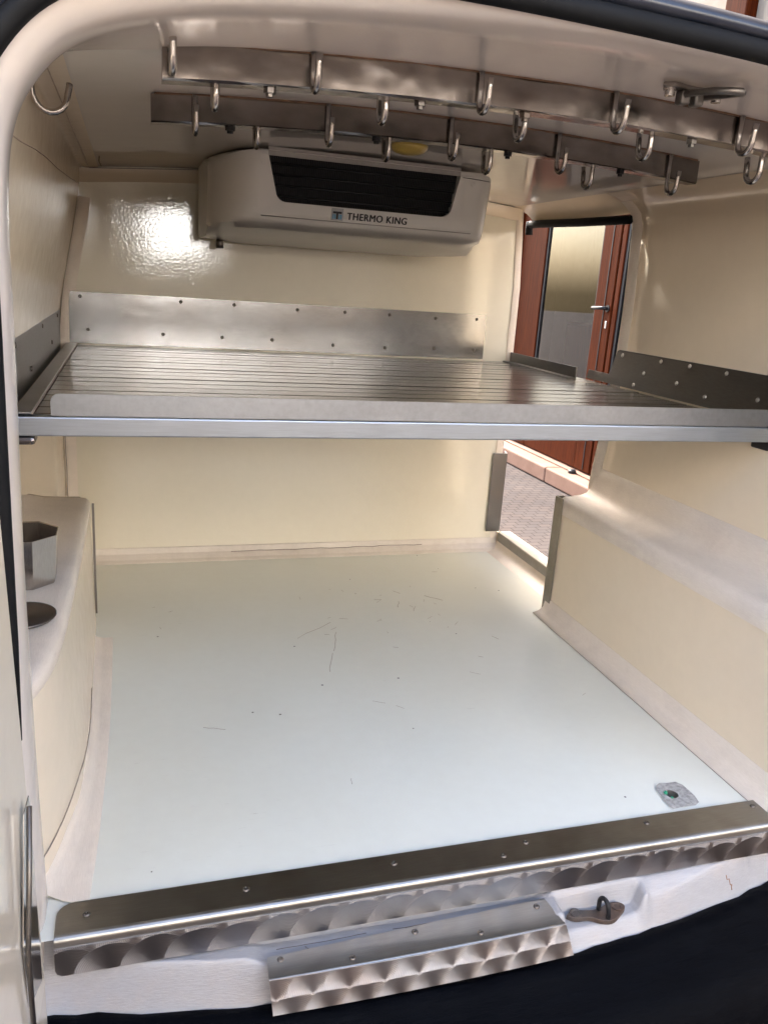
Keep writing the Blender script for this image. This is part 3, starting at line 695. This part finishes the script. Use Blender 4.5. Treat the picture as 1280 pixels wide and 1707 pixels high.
for y, z in ((.42, .70), (.62, .64), (.85, .70), (1.05, .65), (1.22, .70)): screw(ls, (-.6388, y, z), (0, R(90), 0))
rs = thing('splash_panel', 'dark riveted stainless splash panel on the right wall beside the shelf', 'splash panel', (.69, .55, .622))
q0, q1 = (.694, .621), (.7125, .706)
vs = []
for dx in (0, .003):
    vs += [(q0[0]+dx, .20, q0[1]), (q0[0]+dx, .962, q0[1]), (q0[0]+.005+dx, .962, q0[1]+.022), (q0[0]+.005+dx, .864, q0[1]+.022), (q1[0]+dx, .860, q1[1]-.004), (q1[0]+dx, .850, q1[1]), (q1[0]+dx, .20, q1[1])]
mesh('sheet', vs, [tuple(range(7)), tuple(range(7, 14))]+[(i, (i+1) % 7, 7+(i+1) % 7, 7+i) for i in range(7)], 'splash_y', rs)
def rpx(z): return q0[0]+(q1[0]-q0[0])*(z-q0[1])/(q1[1]-q0[1])-.0005
for y, z in ((.83, .694), (.671, .696), (.566, .697), (.445, .696), (.72, .662), (.59, .656), (.485, .641), (.335, .658), (.745, .631)):
    screw(rs, (rpx(z), y, z), (0, R(-90+12), 0), True)
ab = tag(prism('angle_bracket', [(.640, SZ+.003), (.664, SZ+.003), (.664, SZ+.030), (.667, SZ+.030), (.667, SZ+.0002), (.640, SZ+.0002)], .968, 1.372, 'splash_y', axis='y'), 'short angle strip standing on the shelf edge at the side opening', 'angle strip')

# ------------------------------------------------------------------ trims of the side opening
t1 = tag(prism('corner_trim', [(.586, .8445), (.586, .816), (.5885, .816), (.5885, .8515), (.612, .8515), (.612, .854), (.586, .854)], .004, .325, 'trim', axis='z'), 'upright grey metal corner trim at the end of the right wheel box', 'corner trim')
t2 = tag(prism('corner_trim', [(.640, BY-.009), (.6885, BY-.009), (.6905, BY-.007), (.7005, BY+.035), (.6985, BY+.036), (.6865, BY-.0065), (.640, BY-.0065)], .062, .325, 'splash_y', axis='z', bevel=.001), 'upright dark metal corner trim on the bulkhead edge below the shelf', 'corner trim')
t3 = tag(prism('sill_trim', [(.684, .030), (.6865, .030), (.6865, .0565), (.728, .0565), (.728, .0595), (.686, .0595), (.684, .057)], .850, BY-.012, 'trim', axis='y'), 'low metal angle trim on the sill of the side opening', 'sill trim')
structure(box('side_opening_sill', .687, .735, .85, BY+.004, -.05, .056, 'wall'))
grid('joint_strip', [[(.6865, y, .028) for y in (.85, 1.1, 1.37)], [(.684, y, .018) for y in (.85, 1.1, 1.37)], [(.672, y, .006) for y in (.85, 1.1, 1.37)], [(.65, y, .002) for y in (.85, 1.1, 1.37)], [(.64, y, 0) for y in (.85, 1.1, 1.37)]], 'joint_y', FLOOR)
os_ = thing('opening_seal', 'black rubber seal along the top of the side opening', 'seal', (.69, 1.1, 1.02))
tube('seal', [(.694, .86, 1.016), (.694, 1.1, 1.020), (.690, 1.33, 1.026), (.688, 1.385, 1.026)], .011, 'rubber', os_, 10)
tube('seal_corner', [(.688, 1.385, 1.034), (.688, 1.387, 1.018), (.69, 1.388, .997)], .011, 'rubber', os_, 10)

# ------------------------------------------------------------------ hook rails
HR = .0042
def hook_pts(x, yf, ztop, zbot, sgn):
    """rod down, J curl towards sgn*y"""
    r = .0145; pts = [(x, yf, ztop), (x, yf, (ztop+zbot)/2), (x, yf, zbot+r)]
    for k in range(1, 9):
        a = math.pi*k/8; pts.append((x, yf+sgn*(r-r*math.cos(a)), zbot+r-r*math.sin(a)))
    pts += [(x, yf+sgn*(2*r+.001), zbot+r+.012), (x, yf+sgn*(2*r+.003), zbot+r+.022)]
    return pts
def rail(label, x0, x1, yr, h, d, front, back, bolts, bolt_mat):
    t = thing('hook_rail', label, 'hook rail', ((x0+x1)/2, yr, roof_z(0)), 'hook rails under the ceiling')
    n = 48; rows = []
    for k in range(n+1):
        x = x0+(x1-x0)*k/n; z1 = roof_z(x)-.0015; z0 = roof_z(x)-h
        wv = .0012*math.sin(x*23+1)+.0008*math.sin(x*57); 
        rows.append([(x, yr+wv, z1), (x, yr-.001+wv, z0+.002), (x, yr+.0015+wv, z0+wv*.6), (x, yr+d-.0015, z0), (x, yr+d, z0+.002), (x, yr+d, z1)])
    o = grid('bar', rows, 'rail', t, smooth=False, closed=True)
    me = o.data; bm = bmesh.new(); bm.from_mesh(me)
    bmesh.ops.holes_fill(bm, edges=[e for e in bm.edges if e.is_boundary]); bm.to_mesh(me); bm.free()
    for p in me.polygons: p.use_smooth = False
    tube('rust_bead', rand_line((x0+.005, yr-.0005, 0), (x1-.005, yr-.0005, 0), 60, .0005, (1,)), .002, 'rust', t, 5)
    ob = t.children[-1] if len(t.children) else None
    for o2 in list(bpy.data.objects):
        if o2.parent == t and o2.name.startswith('rust_bead'):
            for v in o2.data.vertices: v.co.z += roof_z(v.co.x)-.001
    for x, zb in front:
        tube('hook', hook_pts(x, yr-.0045, roof_z(x)-.002, zb, -1), HR, 'rod', t, 8)
    for x, zb in back:
        tube('hook', hook_pts(x, yr+d+.0045, roof_z(x)-.002, zb, 1), HR, 'rod', t, 8)
    vs, fs = lathe([(.0075, 0), (.0075, -.006), (.0045, -.0062), (.0045, -.010)], 6)
    for x in bolts:
        mesh('bolt', [(x+a, yr+d/2+b, roof_z(x)-h+.0005+c) for a, b, c in vs], fs, bolt_mat, t)
    return t
rail('front hook rail of dented stainless steel nearest the rear opening', -.428, .56, .082, .040, .028,
     [(-.418, 1.040), (-.256, 1.041), (-.043, 1.043), (.150, 1.042), (.352, 1.036)], [(-.365, 1.020), (-.154, 1.028), (.040, 1.029), (.236, 1.025), (.428, 1.012)],
     [(-.304), (-.115), (.03), (.289)], 'darksteel')
rail('rear hook rail of stainless steel just in front of the cooling unit', -.433, .515, .380, .040, .028,
     [(-.371, 1.023), (-.170, 1.029), (.034, 1.030), (.229, 1.029), (.451, 1.015)], [(-.272, 1.023), (-.058, 1.026), (.123, 1.024), (.320, 1.018)],
     [(-.317), (-.085), (.146), (.365)], 'black')
wh = thing('wall_hook', 'single bent steel hook on the upper left wall', 'hook', (-.585, .26, 1.04))
pts = [(-.590, .262, 1.062), (-.583, .262, 1.045)]
for k in range(0, 11):
    a = math.pi + (math.pi*1.0)*k/10; pts.append((-.5615+.0215*math.cos(a), .262+.012*k/10, 1.040+.026*math.sin(a)*.95))
pts += [(-.5385, .275, 1.047), (-.5375, .276, 1.053)]
tube('rod', pts, .0042, 'rod', wh, 10)
vs, fs = lathe([(.010, 0), (.010, .004), (.006, .006)], 12); mesh('rosette', [(-.5885+z, .262+x, 1.043+y) for x, y, z in vs], fs, 'darksteel', wh)

# ------------------------------------------------------------------ cooling unit
cu = thing('cooling_unit', 'white ceiling evaporator unit with black grille on the bulkhead', 'cooling unit', (.055, 1.1, .9))
XL, XR, CX = -.20, .308, .059
def uprof(e):
    """yz profile; e = 0 on the front face width, 1 at the outer back end"""
    fy = .872 + .225*(1-math.sqrt(max(0, 1-e*e))); zb = .012*e
    ft = fy; f2 = fy+.030*(1-.3*e)
    return [(1.33, 1.083), (ft+.10*e, 1.083), (ft+.004, 1.081-.02*e*e), (ft+.0005+.002, 1.074-.03*e*e), (f2, .962+.0*e), (f2+.006, .950), (f2+.018, .940-.004*e), (1.02+.04*e, .929), (1.10, .917-.006*e), (1.2, .908+.002*e), (1.30, .905+.006*e), (1.33, .906+.02*e)]
st_ = []
for k in range(9): t = k/8; st_.append((XL-.092*math.sin((1-t)*math.pi/2), 1-t if False else math.sin((1-t)*math.pi/2)))
nfront = 13
for k in range(1, nfront): st_.append((XL+(XR-XL)*k/nfront, 0))
for k in range(9): t = k/8; st_.append((XR+.066*math.sin(t*math.pi/2), math.sin(t*math.pi/2)))
rows = []
for x, e in st_:
    e2 = max(0, min(.985, e)); rows.append([(x, y, z) for y, z in uprof(e2)])
i0, i1 = 8, 8+nfront
ub = grid('housing', rows, 'unit', cu, smooth=True, skip=lambda i, j: (i0 <= i < i1 and j == 3))
b = ub.modifiers.new('e', 'EDGE_SPLIT'); b.split_angle = R(50)
for e_ in (0, -1):
    mesh('end_cap', [(q[0], q[1], q[2]) for q in rows[e_]], [tuple(range(len(rows[0])))], 'unit', cu)
# front panel with its opening, on the slightly sloped front face
P_t = uprof(0)[3]; P_b = uprof(0)[4]
def fp(x, z, out=0.0):
    t = (z-P_b[1])/(P_t[1]-P_b[1]); y = P_b[0]+(P_t[0]-P_b[0])*t
    return (x, y-out, z)
OT, OB = 1.0735, .984
ox0t, ox1t, ox0b, ox1b = -.183, .252, -.160, .240
inner = [(ox0t, OT)]
rr = .02
inner += [(ox0b-.003, OB+rr)] + [(ox0b+rr-rr*math.cos(k*math.pi/10)-.003*(1-k/5), OB+rr-rr*math.sin(k*math.pi/10)) for k in range(1, 6)]
inner += [(ox1b-rr+rr*math.sin(k*math.pi/10)+.003*(k/5), OB+rr-rr*math.cos(k*math.pi/10)) for k in range(0, 6)]
inner += [(ox1t, OT)]
outerp = [(XL, P_t[1]), (XL, OB+rr)] + [(XL, OB+rr+(P_b[1]-OB-rr)*k/3) for k in (1, 2, 3)] + [(XL+(ox0b+rr-XL)*k/2, P_b[1]) for k in (1, 2)]
outerp += [(ox1b-rr+(XR-ox1b+rr)*k/2, P_b[1]) for k in (0, 1, 2)] + [(XR, P_b[1]+(OB+rr-P_b[1])*k/3) for k in (1, 2, 3)] + [(XR, P_t[1])]
n_ = len(inner); vs = [fp(*q) for q in outerp]+[fp(*q, out=.002) for q in inner]+[(q[0], fp(*q)[1]+.030, q[1]) for q in inner]
fs = [(i, i+1, n_+i+1, n_+i) for i in range(n_-1)]+[(n_+i, n_+i+1, 2*n_+i+1, 2*n_+i) for i in range(n_-1)]
mesh('front_panel', vs, fs, 'unit', cu)
mesh('coil_panel', [(ox0t-.01, .93, OT+.01), (ox1t+.01, .93, OT+.01), (ox1t+.01, .948, OB-.01), (ox0t-.01, .948, OB-.01)], [(0, 1, 2, 3)], 'fin', cu)
vs = []; fs = []
NF = 110
for k in range(NF):
    x = ox0t+.004+(ox1t-ox0t-.008)*k/(NF-1); hw = .0006; b_ = len(vs)
    zb = OB-.004; yt = fp(0, OT)[1]+.012; yb_ = fp(0, zb)[1]+.012
    for xx in (x-hw, x+hw): vs += [(xx, yt, OT+.004), (xx, yt+.045, OT+.004), (xx, yb_+.03, zb), (xx, yb_, zb)]
    fs += [(b_, b_+1, b_+2, b_+3), (b_+7, b_+6, b_+5, b_+4), (b_, b_+3, b_+7, b_+4)]
o = mesh('fin', vs, fs, 'fin', cu); o['kind'] = 'stuff'; o['label'] = 'row of thin dark cooling fins'
for k in range(4):
    z = OB+.012+.021*k; y = fp(0, z)[1]+.008
    tube('coil_tube', [(ox0t+.008, y, z), (ox1t-.008, y, z)], .0028, 'fin', cu, 6)
prism('top_strip', [(fp(0, 1.0725)[1]-.0015, 1.0725), (.874, 1.090), (.878, 1.090), (fp(0, 1.0725)[1]+.002, 1.0725)], ox0t, ox1t, 'unit_strip', cu)
# the seam and cover above the strip
for x in (-.192, .285):
    vs, fs = lathe([(.006, 0), (.006, .0015), (.003, .002)], 14)
    for z in (1.060,):
        y = fp(x, z)[1]; mesh('screw_cap', [(x+a, y-c, z+b2) for a, b2, c in vs], fs, 'unit', cu)
tube('cover_seam', [fp(.258, 1.0705, .0012), fp(.30, 1.0690, .0012), (XR+.02, fp(0, 1.068)[1]+.004, 1.068)], .0009, 'ink', cu, 5)
tube('cover_seam', [(-.288, 1.12, 1.0822), (-.262, 1.0, 1.0825), (-.232, .93, 1.0828), (-.205, .89, 1.083)], .0012, 'crack', cu, 5)
tube('cover_seam', [fp(-.192, .9535, .001), fp(.05, .9535, .001), fp(.30, .9535, .001)], .0010, 'unit_strip', cu, 5)
tube('drain_spout', [(-.243, 1.27, .915), (-.242, 1.268, .888)], .010, 'darksteel', cu, 10)
# lettering
def text_part(body_, size, x, z, mat, parent, extra=0.0, sx=1.0):
    cu_ = bpy.data.curves.new('lettering', 'FONT'); cu_.body = body_; cu_.size = size; cu_.extrude = .0004; cu_.offset = extra; cu_.space_character = 1.12
    to = bpy.data.objects.new('tmp', cu_); COL.objects.link(to)
    dg = bpy.context.evaluated_depsgraph_get(); me_ = bpy.data.meshes.new_from_object(to.evaluated_get(dg)); bpy.data.objects.remove(to)
    for v in me_.vertices:
        a, b2, c = v.co; q = fp(x+a*sx, z+b2, .0024-c); v.co = q
    me_.materials.clear()
    vs_ = [v.co.copy() for v in me_.vertices]; fs_ = [tuple(p.vertices) for p in me_.polygons]; nv = len(vs_)
    allv = []; allf = []
    for q_, (dx_, dz_) in enumerate(((0, 0), (.0007, .0003), (.0014, 0), (.0007, -.0003))):
        allv += [(v.x+dx_, v.y-.00005*q_, v.z+dz_) for v in vs_]; allf += [tuple(i+q_*nv for i in f) for f in fs_]
    me_.clear_geometry(); me_.from_pydata(allv, [], allf)
    xs_ = [v.co.x for v in me_.vertices]; k_ = .141/(max(xs_)-min(xs_)); x_0 = min(xs_)
    for v in me_.vertices: v.co.x = x + (v.co.x-x_0)*k_
    return link('lettering', me_, mat, parent)
text_part("THERMO KING", .0205, -.001, .9603, 'ink', cu, 0.0, .98)
def plate(x0, x1, z0, z1, mat, out, parent, name):
    a = [fp(x0, z0, out), fp(x1, z0, out), fp(x1, z1, out), fp(x0, z1, out)]; b2 = [fp(x0, z0, .0015), fp(x1, z0, .0015), fp(x1, z1, .0015), fp(x0, z1, .0015)]
    return mesh(name, a+b2, [(0, 1, 2, 3), (0, 4, 5, 1), (1, 5, 6, 2), (2, 6, 7, 3), (3, 7, 4, 0)], mat, parent)
lg = plate(-.037, -.010, .9565, .9815, 'logo', .0028, cu, 'emblem')
for (x0, x1, z0, z1, m_) in ((-.0335, -.0135, .9705, .9750, 'ink'), (-.0258, -.0212, .9590, .9705, 'ink'), (-.0335, -.0272, .9590, .9690, 'blue'), (-.0198, -.0135, .9590, .9690, 'blue')):
    plate(x0, x1, z0, z1, m_, .0034, cu, 'emblem_mark')
for x0 in (-.0312, -.0175): plate(x0, x0+.0015, .9590, .9690, 'logo', .0038, cu, 'emblem_mark')
dl = mesh('dome_lamp', [(x+.066, y+.69, 1.0945-z) for x, y, z in lathe([(.038, 0), (.037, .006), (.030, .013), (.016, .017), (.002, .018)], 28)[0]], lathe([(.038, 0), (.037, .006), (.030, .013), (.016, .017), (.002, .018)], 28)[1], 'amber', smooth=True)
tag(dl, 'round amber lamp cover on the ceiling in front of the cooling unit', 'lamp')

# ------------------------------------------------------------------ pot and lid on the left box
pt = thing('steel_pot', 'octagonal stainless steel pot without a lid on the left wheel box', 'pot', (-.646, .412, .314))
def octo(r, z, rot=R(22.5)): return [(-.646+r*math.cos(rot+k*math.pi/4), .412+r*math.sin(rot+k*math.pi/4), z) for k in range(8)]
rows = [octo(.001, .3185), octo(.052, .3185), octo(.053, .321), octo(.0595, .398), octo(.0615, .3995), octo(.0615, .398), octo(.055, .318), octo(.053, .315), octo(.001, .315)]
grid('pot_body', [r for r in rows], 'pot', pt, smooth=False, closed=True)
ld = mesh('pot_lid', [(x-.632, y+.252, z+.3135) for x, y, z in lathe([(.001, .0025), (.044, .0025), (.047, .006), (.050, .0065), (.050, .0045), (.046, .001), (.001, .001)], 40)[0]], lathe([(.001, .0025), (.044, .0025), (.047, .006), (.050, .0065), (.050, .0045), (.046, .001), (.001, .001)], 40)[1], 'darksteel', smooth=True)
tag(ld, 'round dark steel lid lying on the left wheel box', 'lid')

# ------------------------------------------------------------------ latch on the header, striker on the sill
lt = thing('door_latch', 'steel catch with a looped bar bolted under the roof edge', 'latch', (.20, -.02, 1.09))
zc = roof_z(.2)-.001
def slab(name, poly, z0, z1, mat, parent, bevel=.001): return prism(name, poly, z0, z1, mat, parent, axis='z', bevel=bevel)
pa = chaikin([(.165, -.004), (.180, -.014), (.200, -.006), (.222, -.004), (.246, -.016), (.262, .000), (.250, .014), (.222, .010), (.200, .012), (.178, .016), (.165, -.004)], 2)[:-1]
slab('base_plate', pa, zc-.006, zc-.001, 'darksteel', lt)
for x, y in ((.179, .001), (.247, .000)):
    vs, fs = lathe([(.0085, 0), (.0085, -.002), (.0062, -.0022), (.0062, -.009)], 14); mesh('bolt', [(x+a, y+b2, zc-.006+c) for a, b2, c in vs], fs, 'rod', lt)
for x0 in (.194, .214):
    o = box('claw', x0, x0+.014, -.004, .012, zc-.022, zc-.005, 'darksteel', lt, bevel=.003)
tube('loop', [(.200, .004, zc-.010), (.199, -.02, zc-.012), (.203, -.055, zc-.016), (.212, -.072, zc-.018), (.224, -.076, zc-.018), (.234, -.066, zc-.017), (.236, -.045, zc-.014), (.235, -.015, zc-.011), (.234, .004, zc-.010)], .0042, 'darksteel', lt, 10)
sk = thing('striker', 'rusty iron striker plate with an upright loop in the sill pocket', 'striker', (.21, -.09, -.098))
ps = chaikin([(.158, -.078), (.168, -.088), (.192, -.088), (.206, -.100), (.226, -.105), (.246, -.092), (.262, -.082), (.256, -.070), (.236, -.068), (.214, -.078), (.190, -.075), (.172, -.068), (.158, -.078)], 2)[:-1]
slab('base_plate', ps, -.096, -.088, 'rusty', sk, bevel=.002)
for x, y in ((.174, -.078), (.246, -.080)):
    vs, fs = lathe([(.009, 0), (.009, .0015), (.006, .002), (.005, .001)], 16); mesh('bolt', [(x+a, y+b2, -.088+c) for a, b2, c in vs], fs, 'rusty', sk)
pts = [(.214, -.078, -.090), (.214, -.078, -.078)]
for k in range(9):
    a = math.pi*k/8; pts.append((.214+.004*k/8, -.078-.0095+.0095*math.cos(a), -.072+.010*math.sin(a)))
pts += [(.219, -.098, -.080), (.219, -.098, -.090)]
tube('loop', pts, .0036, 'black', sk, 10)

# ------------------------------------------------------------------ open rear door on the left
rd = thing('rear_door', 'open rear door with glossy cream lining at the left edge', 'door', (-.60, -.12, -.10))
def dxp(y, z=.1): return -.5795 - .0185*max(0, min(1, z/.7)) - .02*max(0, (-.12-y))/.6
vs = []
for y in (-.122, -.75):
    for z in (-.10, .0, .35, .7, 1.02): vs += [(dxp(y, z), y, z), (dxp(y, z)-.06, y, z)]
fsd = []
for i in range(4): fsd += [(2*i, 2*i+2, 12+2*i, 10+2*i), (2*i+1, 11+2*i, 13+2*i, 2*i+3), (2*i, 2*i+1, 2*i+3, 2*i+2), (10+2*i, 12+2*i, 13+2*i, 11+2*i)]
fsd += [(0, 10, 11, 1), (8, 9, 19, 18)]
mesh('lining', vs, fsd, 'door', rd, smooth=False)
tube('jamb_seal', [(-.5965, -.070, .30), (-.5985, -.066, .42), (-.5990, -.064, .6), (-.5975, -.064, .75), (-.597, -.063, .88), (-.5955, -.064, .96)], .0072, 'rubber', body, 10, [.25, .8, 1, 1, 1, 1])
mesh('reflector_plate', [(dxp(-.13)+.0015, -.128, -.09), (dxp(-.13)+.0015, -.150, .28), (dxp(-.2)+.0015, -.175, .275), (dxp(-.25)+.0015, -.222, .15), (dxp(-.25)+.0015, -.21, -.09)], [(0, 1, 2, 3, 4)], 'mirror', rd, solid=.001)
tube('check_bar', [(dxp(-.17)+.006, -.172, .282), (dxp(-.2)+.006, -.20, .205), (dxp(-.225)+.006, -.226, .148), (dxp(-.24)+.006, -.222, .08), (dxp(-.24)+.006, -.215, -.02)], .0028, 'darksteel', rd, 8)
